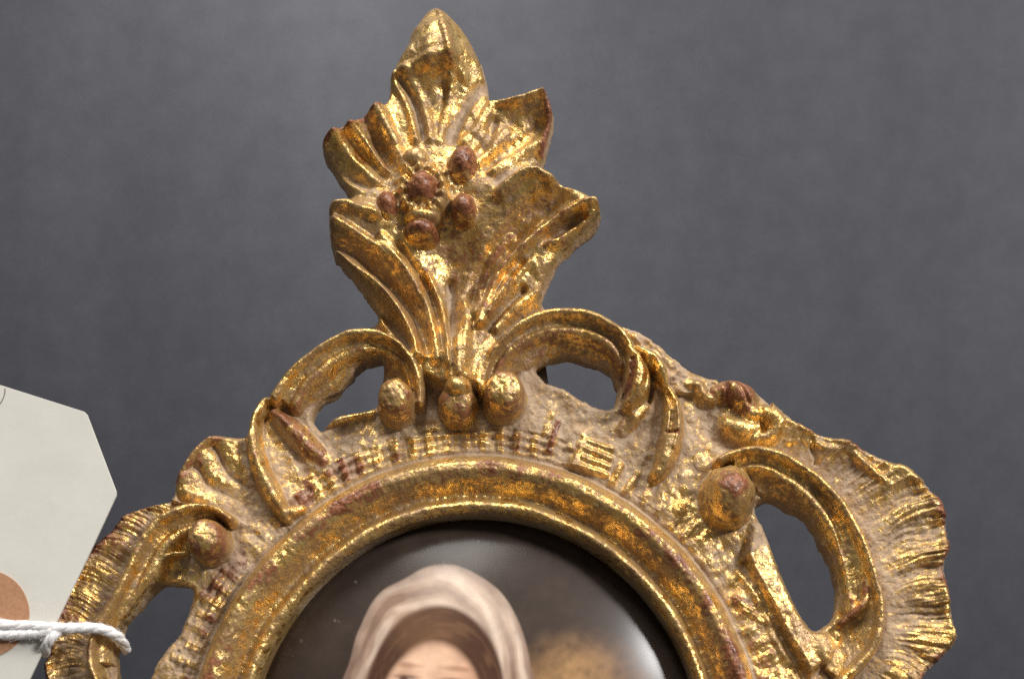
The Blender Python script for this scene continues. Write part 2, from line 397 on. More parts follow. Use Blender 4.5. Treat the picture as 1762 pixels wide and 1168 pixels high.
# ---- long C scrolls with their hollow inner faces
p_sc_r = part('scroll', None, None)
channel(p_sc_r, RIDGE_R[2:17], [30, 62, 66, 68, 66, 62, 60, 50, 36], [40, 46, 46, 40], [6, 4, 2, 6], 1, 1.15, dust=0.16, red=0.1)
stroke(p_sc_r, RIDGE_R[1:], [9, 13, 14, 14, 13, 13, 14, 14, 14], [46, 54, 56, 56, 54, 50, 50, 46], foot=0)
stroke(p_sc_r, [(1275, 803), (1298, 800), (1325, 806), (1354, 822), (1384, 845), (1410, 872), (1433, 904), (1450, 938), (1462, 975), (1470, 1012), (1468, 1045)], [12, 18, 22, 23, 23, 22, 20, 16], [26, 34, 38, 38, 38, 36, 34, 28], foot=-4, prof='para', k=6, dust=0.12, red=0.2)
stroke(p_sc_r, [(1440, 870), (1462, 905), (1478, 948), (1490, 990), (1492, 1025), (1480, 1045), (1455, 1066)], [3, 6, 8, 9, 10, 11, 8], [28, 34, 36, 36, 38, 42, 28], foot=0, red=0.5)
add([(1402, 838), (1430, 880), (1448, 925), (1462, 975), (1470, 1020)], 9, -7)
p_sc_l = part('scroll')
channel(p_sc_l, RIDGE_L[2:13], [36, 62, 64, 62, 60, 58, 56, 44], [38, 42, 40, 38], [4, 2, 0, 4], -1, 1.15, dust=0.12, red=0.1)
stroke(p_sc_l, RIDGE_L[1:], [10, 14, 14, 13, 12, 12, 12], [48, 54, 52, 50, 48, 42], foot=0, red=0.12)
stroke(p_sc_l, [(342, 900), (315, 908), (292, 925), (272, 952), (254, 986), (235, 1022), (212, 1058), (194, 1090)], [12, 18, 22, 23, 22, 22, 20, 16], [26, 34, 36, 36, 34, 34, 30], foot=-4, prof='para', k=6, dust=0.12, red=0.2)
stroke(p_sc_l, [(315, 948), (292, 950), (275, 962), (266, 980), (264, 1000)], [5, 7, 8, 9, 6], [26, 30, 32, 30, 22], foot=-4)
stroke(p_sc_l, [(200, 1095), (196, 1130), (206, 1175), (214, 1230)], [8, 9, 10, 10], [20, 28, 28, 24], foot=-4)

# bright flat strip between the right pierced opening and the moulding
p_strip = part('flat_strip')
SP = np.array([(1300, 896), (1318, 892), (1346, 962), (1366, 1008), (1386, 1050), (1412, 1082), (1436, 1122), (1400, 1155), (1364, 1095), (1334, 1042), (1306, 1000), (1288, 950)], float)
ss = poly_sdf(SP, X, Y); m = ss > -9
tx = (X-1330)*0.89-(Y-980)*0.45
wv = sst(-9, 7, ss); H[m] = (H*(1-wv)+(17+0.8*fbm(X, Y, 24, 9, 2)-tx*0.30)*wv)[m]; L[ss > 0] = p_strip
DUST[ss > -4] = (0.8*sst(950, 915, Y+0.4*(X-1330)))[ss > -4]; RED[ss > -4] = 0.0
dome(p_strip, (1420, 1112), 26, 30, 17, dust=0.1, foot=2)
add([(1288, 960), (1310, 1000), (1336, 1046), (1352, 1086), (1374, 1128), (1392, 1160), (1412, 1220), (1420, 1300)], 8, -7)
add([(1275, 975), (1300, 1010), (1322, 1050), (1338, 1090), (1356, 1122)], 9, 4, dust=0.0)
for yy in (1024, 1034, 1045): add([(1268+(yy-1024)*0.6, yy-4), (1300+(yy-1024)*0.8, yy+18)], 6, 4, 0, dust=0.0)

# ---- oval moulding
p_mold = part('oval_moulding')
prof_e = [-30, -14, -10, -5, 1, 8, 13, 20, 26, 34, 46, 58, 70, 80, 88, 95, 103]
prof_h = [-14, 8, 20, 30, 34, 30, 17, 9, 10, 22, 40, 49, 48, 36, 14, -3, 0]
from_e = np.interp(EV, prof_e, prof_h)
kern = 0
m = EV < 103
ew = EV+1.8*vnoise(X, Y, 45, 3)
pe = np.linspace(-30, 110, 281); ph_ = np.interp(pe, prof_e, prof_h); ph_ = np.convolve(np.pad(ph_, 9, mode='edge'), np.hanning(19)/np.hanning(19).sum(), 'valid')
hm = np.interp(ew, pe, ph_)
wgt = sst(104, 92, EV)
H[:] = np.where(EV < 104, H*(1-wgt)+hm*wgt, H); L[(EV < 95)] = p_mold
DUST[:] = np.where(EV < 90, 0.02+0.10*sst(40, 15, np.abs(EV-28)), np.where(EV < 100, np.maximum(DUST, 0.7), DUST))
RED[:] = np.where(EV < 92, np.maximum(0, sst(26, 6, np.abs(EV-60))*(0.16+0.40*fbm(X, Y, 40, 77, 2)+0.50*sst(1080, 1260, X))), RED)
p_lip = part('inner_lip', p_mold); L[(EV < 13)] = p_lip

# ---- the two arched scrolls under the crest
ARCH_R = [(829, 668), (832, 641), (838, 618), (850, 601), (876, 577), (909, 556), (948, 544), (984, 543), (1020, 549), (1044, 560), (1068, 574), (1084, 594), (1090, 616)]
p_ar = part('scroll')
mo = (D_OUT < 60) & (X > 900) & (X < 1240) & (Y < 670) & (D_HOLE < 0)
H[mo] = np.maximum(H[mo], (14+6*vnoise(X, Y, 40, 8)+5*fbm(X, Y, 16, 18, 3))[mo]); DUST[mo] = (0.50+0.35*fbm(X, Y, 30, 19, 2))[mo]; RED[mo] = (0.35*sst(0, 0.8, vnoise(X, Y, 30, 29)))[mo]
channel(p_ar, ARCH_R, [14, 40, 58, 62, 60, 56, 46, 26], [36, 48, 54, 54, 46], [10, 6, 2, 2, 6], 1, 1.2, dust=0.2, red=0.3)
stroke(p_ar, ARCH_R, [9, 12, 13, 13, 13, 12, 10], [40, 54, 62, 64, 64, 58, 42], foot=6)
add([(850, 590), (876, 566), (909, 545), (948, 533), (984, 531), (1022, 537), (1048, 548), (1074, 562), (1100, 586)], 6, -9)
stroke(p_ar, [(884, 592), (915, 575), (950, 566), (985, 566), (1020, 574), (1050, 592)], 6, [20, 26, 28, 28, 24], foot=4, red=0.3)
stroke(p_ar, [(850, 645), (866, 614), (890, 592), (925, 575), (960, 568), (1000, 570), (1035, 582), (1058, 600), (1070, 622)], [10, 17, 21, 22, 22, 20, 14], [28, 38, 42, 42, 42, 40, 30], foot=-4, prof='para', k=6, dust=0.15, red=0.3)
p_claw = part('leaf_curl')
stroke(p_claw, [(1082, 600), (1094, 622), (1098, 648), (1096, 672), (1084, 690)], [10, 20, 24, 22, 14], [50, 60, 66, 66, 48], foot=0, red=0.1)
stroke(p_claw, [(1096, 598), (1122, 616), (1138, 636), (1146, 660)], [8, 14, 14, 8], [46, 54, 52, 34], foot=4)
add([(1088, 620), (1086, 650), (1076, 680)], 8, -9, red=0.9); add([(1106, 614), (1112, 645), (1106, 676)], 7, -9)
add([(1122, 622), (1126, 650), (1120, 680)], 7, -8)
stroke(p_claw, [(1112, 690), (1090, 712), (1074, 730)], [10, 16, 14], [14, 20, 10], foot=0, red=0.3, dust=0.3)
p_drop = part('leaf_curl')
stroke(p_drop, [(1150, 660), (1160, 692), (1160, 730), (1152, 770), (1140, 800), (1129, 813)], [8, 16, 20, 22, 20, 13], [26, 38, 42, 46, 46, 36], foot=0)
add([(1150, 672), (1158, 700), (1154, 740)], 6, -10); add([(1164, 690), (1168, 730), (1160, 770)], 6, 6)
add([(1148, 742), (1166, 744)], 5, -6, 0, red=0.8)

ARCH_L = [(722, 690), (722, 668), (718, 640), (708, 615), (690, 594), (664, 582), (632, 577), (598, 580), (566, 592), (538, 610), (512, 630), (490, 656), (474, 682)]
p_al = part('scroll')
mo = (D_OUT < 46) & (X > 470) & (X < 745) & (Y < 640) & (D_HOLE < 0) & (Y > 535)
H[mo] = np.maximum(H[mo], (14+6*vnoise(X, Y, 40, 8))[mo]); DUST[mo] = 0.8
channel(p_al, ARCH_L, [12, 34, 48, 56, 62, 64, 58, 40], [34, 46, 52, 52, 44], [8, 6, 2, 2, 8], -1, 1.2, dust=0.2, red=0.25)
stroke(p_al, ARCH_L, [9, 12, 13, 13, 13, 13, 14], [38, 52, 60, 60, 58, 54, 46], foot=6)
add([(732, 640), (720, 608), (698, 584), (668, 571), (632, 565), (600, 568)], 6, -8)
stroke(p_al, [(706, 662), (698, 634), (684, 614), (660, 602), (630, 599), (600, 605), (572, 620), (546, 640), (522, 662), (505, 690)], [8, 14, 18, 20, 22, 22, 22, 18], [24, 34, 38, 40, 40, 40, 38, 30], foot=-4, prof='para', k=6, dust=0.15, red=0.25)
stroke(p_al, [(548, 722), (575, 715), (605, 706), (640, 700)], [6, 8, 8, 6], [10, 16, 16, 10], foot=0, dust=0.3)

# ---- curling leaf at the left shoulder and its fan shell
p_fan = part('fan_shell')
FAN = np.array([(430, 735), (397, 745), (370, 743), (350, 745), (325, 770), (306, 796), (294, 823), (290, 858), (335, 868), (380, 872), (420, 895), (468, 880), (450, 830), (432, 790)], float)
fs = poly_sdf(FAN, X, Y); m = fs > 0
fa = np.arctan2(Y-905, X-480); fr_ = np.hypot(Y-905, X-480)
rib = np.abs(np.sin((fa+0.06*vnoise(X, Y, 30, 13))*11.0))
hf = 4+sst(60, 190, fr_)*(14+14*rib)
H[m] = np.maximum(hf, 0)[m]; L[m] = p_fan
DUST[m] = np.clip(0.75-0.7*rib*sst(60, 170, fr_), 0, 1)[m]
stroke(p_fan, [(424, 745), (390, 752), (362, 752), (335, 775), (315, 803), (304, 835)], [6, 9, 11, 11, 10, 8], [20, 30, 40, 40, 36, 26], foot=0, red=0.35)
dome(p_fan, (318, 842), 24, 22, 36, dust=0.0)
p_lc = part('leaf_curl')
stroke(p_lc, [(452, 686), (436, 712), (432, 742), (440, 785), (455, 825), (476, 862), (490, 885)], [14, 15, 15, 17, 19, 18, 10], [34, 42, 46, 46, 44, 38, 18], foot=-4, red=0.1, k=8)
p_lc2 = part('leaf_curl')
stroke(p_lc2, [(470, 706), (486, 720), (507, 740), (530, 762), (552, 780)], [16, 22, 22, 20, 14], [26, 30, 26, 20, 10], foot=0, red=0.5, dust=0.2, prof='para', k=8)
add([(470, 720), (500, 760), (520, 800)], 14, -6, dust=0.9)
stroke(p_lc2, [(486, 880), (500, 872), (515, 868)], [12, 12, 8], [20, 22, 14], foot=0)

# ---- bumps of the right shoulder
p_mb = part('leaf_curl')
stroke(p_mb, [(1186, 652), (1205, 658), (1215, 676), (1230, 678)], [12, 15, 16, 12], [22, 28, 28, 20], foot=2, prof='para', k=8)
stroke(p_mb, [(1236, 668), (1262, 664), (1284, 678), (1294, 700)], [18, 28, 30, 20], [26, 36, 38, 26], foot=0, red=0.5, prof='para', k=8)
stroke(p_mb, [(1298, 708), (1322, 706), (1340, 718), (1334, 740), (1308, 747)], [16, 22, 24, 20, 16], [28, 36, 36, 30, 22], foot=0, prof='para', k=8)
stroke(p_mb, [(1255, 722), (1285, 730), (1310, 726)], [20, 26, 18], [20, 26, 20], foot=0, prof='para', k=8)
stroke(p_mb, [(1345, 705), (1385, 735), (1430, 752)], [14, 16, 14], [22, 22, 18], foot=0, dust=0.4, prof='para', k=8)
stroke(p_mb, [(1362, 755), (1395, 752), (1425, 765), (1462, 769), (1490, 792), (1525, 824)], [10, 13, 13, 13, 15, 12], [18, 24, 26, 28, 30, 32], foot=0, prof='para', k=8)
add([(1250, 655), (1262, 690)], 7, -7, 0, red=0.8); add([(1275, 660), (1290, 690)], 6, -6, 0); add([(1312, 700), (1318, 735)], 6, -6, 0); add([(1400, 752), (1410, 790)], 7, -6, 0)
add([(1215, 700), (1240, 740), (1260, 760)], 26, -8, dust=0.85)

# ---- crest: stem, five leaves, flower of berries
p_crest = part('crest')
p_top = part('leaf', p_crest); p_ul = part('leaf', p_crest); p_ur = part('leaf', p_crest); p_ll = part('leaf', p_crest); p_lr = part('leaf', p_crest)
CREST = np.array(OUT_CREST_R+[(936, 519), (905, 540), (870, 572), (842, 604), (832, 640), (822, 662), (760, 662), (728, 640), (712, 612), (694, 590), (664, 572), (648, 547)]+OUT_CREST_L, float)
cr = (poly_sdf(CREST, X, Y) > -9) & (D_OUT > -8)
ctrl = [(748, 5, 34), (720, 40, 50), (783, 40, 46), (752, 60, 92), (705, 85, 68), (745, 100, 112), (775, 118, 108), (818, 95, 48), (832, 140, 38),
        (690, 122, 82), (740, 130, 104), (672, 142, 60), (715, 160, 48), (765, 154, 44), (800, 165, 44), (838, 170, 44), (690, 185, 50), (755, 200, 46), (820, 205, 54),
        (740, 240, 52), (655, 196, 70), (625, 212, 84), (606, 233, 88), (575, 245, 84), (556, 254, 74), (570, 280, 50), (600, 268, 44), (640, 250, 44), (680, 255, 44),
        (590, 310, 46), (630, 300, 42), (670, 310, 50), (610, 345, 46), (650, 335, 52), (860, 200, 56), (884, 183, 78), (932, 175, 86), (950, 203, 72), (880, 215, 44),
        (925, 215, 50), (890, 250, 54), (935, 260, 50), (850, 250, 58), (845, 290, 56), (900, 288, 50), (925, 300, 46), (730, 340, 76), (780, 300, 62), (810, 340, 62),
        (900, 316, 96), (925, 322, 104), (960, 338, 92), (1000, 352, 94), (1030, 372, 80), (870, 342, 84), (830, 372, 62), (940, 372, 64), (985, 385, 70), (890, 398, 62), (960, 415, 56),
        (990, 405, 56), (930, 450, 50), (900, 480, 44), (845, 450, 46), (800, 432, 22), (770, 434, 16), (735, 434, 24), (770, 480, 8), (790, 470, 14), (745, 470, 18), (780, 550, 18),
        (575, 370, 98), (610, 368, 96), (645, 382, 90), (568, 405, 84), (600, 415, 72), (640, 430, 52), (690, 435, 48), (590, 452, 66), (620, 470, 54), (660, 470, 44), (640, 510, 44), (690, 510, 40),
        (720, 480, 32), (740, 560, 40), (670, 545, 26), (700, 580, 32), (745, 620, 42), (800, 600, 66), (805, 560, 52), (825, 520, 44), (850, 540, 44), (880, 520, 40), (920, 510, 34),
        (840, 590, 38), (790, 650, 66), (870, 560, 26), (830, 630, 36), (750, 655, 40)]
hv, (jj, ii) = rbf(ctrl, cr)
bl = sst(-9, 6, poly_sdf(CREST, X, Y))[jj, ii]
H[jj, ii] = H[jj, ii]*(1-bl)+np.maximum(hv, 4)*bl
keep = bl > 0.35
L[jj[keep], ii[keep]] = p_crest; DUST[jj, ii] = DUST[jj, ii]*(1-bl)+0.22*bl; RED[jj, ii] *= (1-bl)
def assign(poly, pid):
    m_ = (poly_sdf(np.array(poly, float), X, Y) > 0) & (L == p_crest); L[m_] = pid
assign([(640, -20), (860, -20), (870, 180), (820, 215), (790, 262), (735, 268), (700, 240), (668, 196), (655, 150)], p_top)
assign([(640, 150), (670, 196), (702, 242), (705, 300), (668, 335), (640, 362), (560, 362), (520, 250)], p_ul)
assign([(846, 165), (980, 150), (970, 300), (900, 312), (850, 338), (815, 300), (795, 262), (822, 215)], p_ur)
assign([(900, 312), (1060, 300), (1050, 420), (950, 530), (850, 590), (832, 560), (805, 520), (815, 440), (822, 380), (850, 338)], p_lr)
assign([(560, 358), (640, 362), (680, 400), (745, 440), (765, 520), (770, 600), (740, 620), (690, 590), (640, 560), (540, 440)], p_ll)
# veins and folds
VS = 1.1
def vein(p, r, a, **k): add(p, np.atleast_1d(r)*1.55, np.atleast_1d(a)*VS, **k)
# top leaf
vein([(757, 25), (768, 70), (778, 120), (772, 170)], [6, 9, 9, 6], [5, 10, 10, 4], red=0.3)
vein([(676, 146), (700, 178), (714, 220), (716, 245)], 9, 11); vein([(690, 150), (712, 190), (728, 238)], 8, -9, dust=0.5); vein([(700, 142), (730, 190), (742, 245)], 9, 9)
vein([(832, 150), (800, 190), (776, 245)], 10, -12, dust=0.9); vein([(780, 150), (768, 200), (758, 250)], 8, 7); vein([(678, 140), (716, 136), (772, 126), (800, 142)], 9, 10)
# upper left leaf
vein([(650, 200), (668, 230), (690, 275), (700, 300)], 11, 15); vein([(625, 210), (648, 245), (668, 285)], 11, -16, red=0.5); vein([(606, 232), (636, 258), (664, 292)], 8, 13)
vein([(604, 248), (634, 276), (662, 306)], 7, -10); vein([(580, 250), (612, 284), (650, 320)], 9, 13); vein([(566, 262), (592, 296), (632, 330)], 8, -9, dust=0.5)
vein([(590, 318), (625, 332), (655, 345)], 9, 8, dust=0.6); vein([(556, 254), (580, 244), (606, 232), (626, 210), (654, 194)], 8, 8, red=0.6)
# upper right leaf
vein([(846, 182), (884, 186), (930, 176)], 9, 14, red=0.1); vein([(940, 180), (944, 220), (932, 270)], 8, 10, red=0.7); vein([(842, 195), (824, 225), (800, 255)], 9, 10)
vein([(850, 215), (838, 250), (820, 275)], 8, -10); vein([(872, 235), (848, 268), (826, 290)], 9, 9); vein([(930, 225), (880, 262), (840, 296)], 10, -9); vein([(925, 255), (885, 282), (850, 306)], 10, 11)
vein([(926, 296), (890, 308), (856, 326)], 9, -8, dust=0.8)
VS = 1.7
# lower right leaf
vein([(862, 350), (895, 326), (925, 320), (945, 330)], 11, 12); vein([(1024, 366), (985, 378), (950, 396), (905, 430), (860, 470), (838, 520), (826, 560)], 8, 13, red=0.25)
vein([(1028, 378), (990, 404), (962, 424), (930, 428), (900, 460), (868, 500), (845, 545)], 8, 9, red=0.3); vein([(960, 352), (915, 372), (880, 410), (840, 460), (822, 510)], 18, -16, red=0.5)  # the wide hollow is tinted red-brown so it looks shaded
vein([(1000, 388), (955, 408), (915, 440), (880, 478)], 8, -9); vein([(880, 410), (850, 440), (830, 480), (818, 540)], 7, 7)
vein([(925, 505), (890, 530), (855, 565)], 9, 9); vein([(900, 498), (865, 530), (842, 566)], 6, -8); vein([(882, 490), (850, 530), (836, 560)], 6, 7)
# lower left leaf
vein([(575, 380), (600, 376), (650, 388)], 9, 10); vein([(580, 400), (620, 418), (660, 440), (695, 470), (720, 510)], 9, 10); vein([(575, 430), (610, 440), (650, 470), (690, 512), (715, 555), (728, 600)], 12, -14, red=0.45)  # red on the broad cut paints shade into this hollow
vein([(580, 452), (620, 478), (655, 500), (690, 535), (712, 575), (722, 610)], 11, 17); vein([(612, 490), (645, 520), (680, 560), (704, 595)], 8, -8, dust=0.4)
vein([(660, 420), (700, 460), (730, 510), (746, 570), (752, 620)], 9, 9); vein([(690, 430), (730, 480), (752, 540), (764, 600)], 7, -8); vein([(735, 470), (758, 520), (768, 580), (772, 630)], 7, 8)
VS = 0.95
# stem
vein([(774, 480), (778, 530), (782, 575)], 8, -12, dust=0.8); vein([(786, 560), (786, 600), (790, 650)], 7, 10); vein([(815, 560), (812, 600), (808, 640)], 8, -7)
vein([(800, 520), (801, 580), (800, 650)], [8, 14, 14], 11, dust=0.0); vein([(758, 560), (768, 610), (776, 655)], 7, 7)

hol_shade = sst(1.0, 0.55, np.hypot((X-775)/95, (Y-435)/62)); RED = np.maximum(RED, 0.28*hol_shade*(L != 0)); DUST = DUST*(1-0.7*hol_shade)  # shade under the flower painted in: more red-brown, less pale dust
# flower
p_fl = part('flower', p_crest)
dome(p_fl, (730, 345), 50, 56, 84, foot=50, dust=0.35, flat=2.4)
for k in range(13):
    a = k*2*math.pi/13+0.2; c_, s_ = math.cos(a), math.sin(a)
    add([(730+c_*30, 345+s_*31), (730+c_*50, 345+s_*53)], 8.5, 8, 0, dust=0.1)
ring = [(730+37*math.cos(a), 345+39*math.sin(a)) for a in np.linspace(0, 2*math.pi, 15)]
add(ring, 11, 11, dust=0.05)
dome(None, (716, 284), 26, 20, 84, foot=46, dust=0.05); dome(None, (728, 388), 34, 14, 96, foot=54, dust=0.1)
berries = [((729, 343), 31, 33, 124, 1.1, 0), ((797, 296), 27, 33, 112, 1.05, 0.2), ((799, 371), 23, 27, 106, 0.85, 0), ((668, 368), 22, 29, 102, 1.1, 0), ((725, 407), 30, 19, 102, 1.0, 0)]
for c_, rx, ry, hh, rd, an in berries:
    dome(part('berry', p_crest), c_, rx, ry, hh-8, an, foot=46, dust=0.0, red=rd-0.12, k=3)
    add([(c_[0]-rx*0.6, c_[1]+ry*0.75), (c_[0]+rx*0.6, c_[1]+ry*0.75)], 10, 0, 0, red=0.2)

# ---- knobs that end the scrolls
def knob(c, r, h, red):
    pid = part('knob', None)
    dome(pid, c, r*1.12, r*1.18, h*0.45, foot=-6, flat=3.0, dust=0.1, red=0.25)
    dome(pid, c, r, r*1.05, h, foot=-2, flat=7.0, dust=0.0, red=red)
    add([(c[0]-3, c[1]-3), (c[0]+3, c[1]+2)], r*0.85, 5, 0, dust=0.0, red=0.0)
    sl_ = win(np.array([c], float), r); H[sl_] += 2.4*fbm(X[sl_], Y[sl_], 15, 33, 3)*sst(r, r*0.6, np.hypot(X[sl_]-c[0], Y[sl_]-c[1]))
knob((682, 690), 33, 80, 0.3); knob((868, 680), 37, 80, 0.3); knob((359, 930), 34, 80, 0.35)
pk = part('knob', None); dome(pk, (787, 690), 36, 40, 58, foot=-4, flat=3.2, red=0.3); dome(pk, (788, 670), 25, 20, 78, foot=30, flat=2.4)
pk = part('knob', None); dome(pk, (1255, 850), 49, 55, 80, foot=-6, flat=2.4, red=0.12)
add([(1257, 840), (1259, 842)], 36, 5, 0, red=0.9)
# ---- overall wear
crm = sst(560, 500, Y)
H -= 16*crm*np.clip(1-np.maximum(D_OUT, 0)/20.0, 0, 1)**2
H += 2.2*crm*fbm(X, Y, 22, 91, 2)
H += 1.7*fbm(X, Y, 26, 90, 3)*(1-0.55*(EV < 92))+0.7*fbm(X, Y, 8, 95, 2)
H -= 12*np.clip(1-np.maximum(np.minimum(D_OUT, -D_HOLE), 0)/9.0, 0, 1)**2*((EV > 20))
H = np.clip(H, -25, 140)

# concavity (for the wear and the lodged dust)
def blur(A, n):
    for ax in (0, 1):
        for _ in range(2):
            c = np.cumsum(np.pad(A, [(n+1, n) if k == ax else (0, 0) for k in (0, 1)], mode='edge'), axis=ax, dtype=np.float64)
            A = ((np.take(c, range(2*n+1, c.shape[ax]), ax)-np.take(c, range(0, c.shape[ax]-2*n-1), ax))/(2*n+1)).astype(np.float32)
    return A
inside = (D > 0).astype(np.float32)
def cavity(n):
    wgt = blur(inside, n)+1e-4; return H-blur(H*inside, n)/wgt
CAV = np.clip(0.10*cavity(3)+0.055*cavity(8), -1.6, 1.6)

# ---- turn the relief into meshes, one for every part
nj, ni = X.shape
K = (D[:-1, :-1] > -0.6*STEP) & (D[1:, :-1] > -0.6*STEP) & (D[:-1, 1:] > -0.6*STEP) & (D[1:, 1:] > -0.6*STEP)
gy, gx = np.gradient(D, STEP); gl = np.hypot(gx, gy)+1e-6
Kp = np.pad(K, 1); cnt = Kp[:-1, :-1].astype(int)+Kp[1:, :-1]+Kp[:-1, 1:]+Kp[1:, 1:]
bd = (cnt > 0) & (cnt < 4) & (np.abs(D) < 2.2*STEP)
XX = np.where(bd, X-D*gx/gl**2*np.clip(gl, 0, 1), X); YY = np.where(bd, Y-D*gy/gl**2*np.clip(gl, 0, 1), Y)
XYZ = W(XX, YY, H)
ROOT_LOC = W(830.0, 1390.0, -60.0)
VT = (XYZ-ROOT_LOC).reshape(-1, 3)
idx = np.arange(nj*ni).reshape(nj, ni)
cj, ci = np.where(K)
FT = np.stack([idx[cj, ci], idx[cj+1, ci], idx[cj+1, ci+1], idx[cj, ci+1]], 1)
# majority-ish label for a cell
FL = L[cj, ci]
# boundary edges -> side walls
def edges(a, bm):  # cells whose neighbour is missing
    return np.where(K & ~bm)
Kn = np.pad(K, 1)
walls = []; wl = []
up = Kn[:-2, 1:-1]; dn = Kn[2:, 1:-1]; lf = Kn[1:-1, :-2]; rt = Kn[1:-1, 2:]
for bm, (a, b_) in ((up, ((0, 1), (0, 0))), (dn, ((1, 0), (1, 1))), (lf, ((0, 0), (1, 0))), (rt, ((1, 1), (0, 1)))):
    j, i = np.where(K & ~bm)
    ok = (j > 0) & (j < nj-2)
    j, i = j[ok], i[ok]
    walls.append(np.stack([idx[j+a[0], i+a[1]], idx[j+b_[0], i+b_[1]]], 1)); wl.append(L[j, i])
walls = np.concatenate(walls); wl = np.concatenate(wl)
uniq, inv = np.unique(walls.ravel(), return_inverse=True); inv = inv.reshape(-1, 2)
LEV = [0.0, 0.10, 0.3, 0.55, 0.8, 1.0]; BACK = -46.0
bx = XX.ravel()[uniq]; by = YY.ravel()[uniq]; bh = H.ravel()[uniq]
gxn = (gx/gl).ravel()[uniq]; gyn = (gy/gl).ravel()[uniq]; ev_b = EV.ravel()[uniq]
WV = []; nb = len(uniq)
for q in LEV:
    hh = bh+(BACK-bh)*q
    off = (2.2*fbm(bx+hh*0.7, by-hh*0.9, 22, 120, 3)-1.0)*min(q*6, 1)+(3.5*q if True else 0)
    off = off+20.0*q*sst(540, 490, by)          # the crest leaves are undercut
    off = np.where(ev_b < 0, 0, off)
    WV.append(W(bx+gxn*off, by+gyn*off, hh)-ROOT_LOC)
WV = np.concatenate(WV); base = len(VT)
WF = []
for q in range(len(LEV)-1):
    a = inv[:, 0]+q*nb; b_ = inv[:, 1]+q*nb
    WF.append(np.stack([a, b_, b_+nb, a+nb], 1)+base)
WF = np.concatenate(WF); WLAB = np.tile(wl, len(LEV)-1)
V = np.concatenate([VT, WV]); F = np.concatenate([FT, WF]); FLAB = np.concatenate([FL, WLAB])
tri_n = np.cross(V[F[:, 2]]-V[F[:, 0]], V[F[:, 3]]-V[F[:, 1]])
# make the faces of the front look towards the viewer
if (tri_n[:len(FT)] @ NRM).mean() < 0:
    F[:len(FT)] = F[:len(FT), ::-1]; tri_n[:len(FT)] *= -1
wn_out = np.zeros((len(V), 3))
NV = np.zeros((len(V), 3))
for k in range(4): np.add.at(NV, F[:, k], tri_n)
NV /= (np.linalg.norm(NV, axis=1, keepdims=True)+1e-12)
# walls must face away from the solid
g3 = np.stack([-(gxn), 0*gxn, gyn], 1)
g3 = np.tile(g3, (len(LEV), 1)); s_ = np.sign((NV[base:]*g3).sum(1).mean())
if s_ < 0:
    F[len(FT):] = F[len(FT):, ::-1]; NV[base:] *= -1
def both(a, f): return np.concatenate([a.ravel(), f])
wz = np.tile(bx, len(LEV)); wy = np.tile(by, len(LEV)); wq = np.repeat(LEV, nb)
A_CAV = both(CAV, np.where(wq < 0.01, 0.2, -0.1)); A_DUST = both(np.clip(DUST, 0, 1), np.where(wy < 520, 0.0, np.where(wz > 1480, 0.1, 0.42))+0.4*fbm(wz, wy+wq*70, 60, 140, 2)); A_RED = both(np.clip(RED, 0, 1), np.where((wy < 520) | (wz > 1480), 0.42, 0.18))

root = empty('picture_frame', ROOT_LOC)
tag(root, 'ornate carved gilt oval frame with leafy crest and scrolls, worn to red clay', 'picture frame')
objs = {}
order = [p for p in range(len(PARTS)) if PARTS[p][1] is None]+[p for p in range(len(PARTS)) if PARTS[p][1] is not None]
for p in order:
    fsel = F[FLAB == p]
    if len(fsel) == 0: continue
    u, inv_ = np.unique(fsel.ravel(), return_inverse=True)
    name, par, lab = PARTS[p]
    me = make_mesh(name, V[u], inv_.reshape(-1, 4), NV[u], {'cav': A_CAV[u], 'dust': A_DUST[u], 'red': A_RED[u]})
    o = new_obj(name, me, objs[par] if par is not None else root, GILT)
    objs[p] = o

# dark wooden support strip behind the neck of the crest
wood = simple_material('dark_wood', (0.022, 0.016, 0.012), 0.6, 0, 60, (0.05, 0.036, 0.026), 0.3, 0.0003)
def slab(name, poly, h0, h1, mat, parent, loc, bevel=1.5, ref=REF):
    P = np.array(poly, float); n = len(P); c = P.mean(0)
    Pi = P+(c-P)/np.linalg.norm(c-P, axis=1, keepdims=True)*bevel
    rings = [W(P[:, 0], P[:, 1], h0, ref), W(P[:, 0], P[:, 1], h1-bevel, ref), W(Pi[:, 0], Pi[:, 1], h1, ref)]
    VV = np.concatenate(rings)-loc
    me = bpy.data.meshes.new(name); fc = []
    for r in range(2):
        for i in range(n): fc.append((r*n+i, r*n+(i+1) % n, (r+1)*n+(i+1) % n, (r+1)*n+i))
    fc.append(tuple(range(2*n, 3*n))); fc.append(tuple(range(n-1, -1, -1)))
    me.from_pydata([tuple(v) for v in VV], [], fc); me.update()
    return new_obj(name, me, parent, mat)
slab('support_strip', [(640, 420), (915, 420), (950, 660), (958, 760), (640, 760), (660, 600)], -100, -50, wood, root, ROOT_LOC)

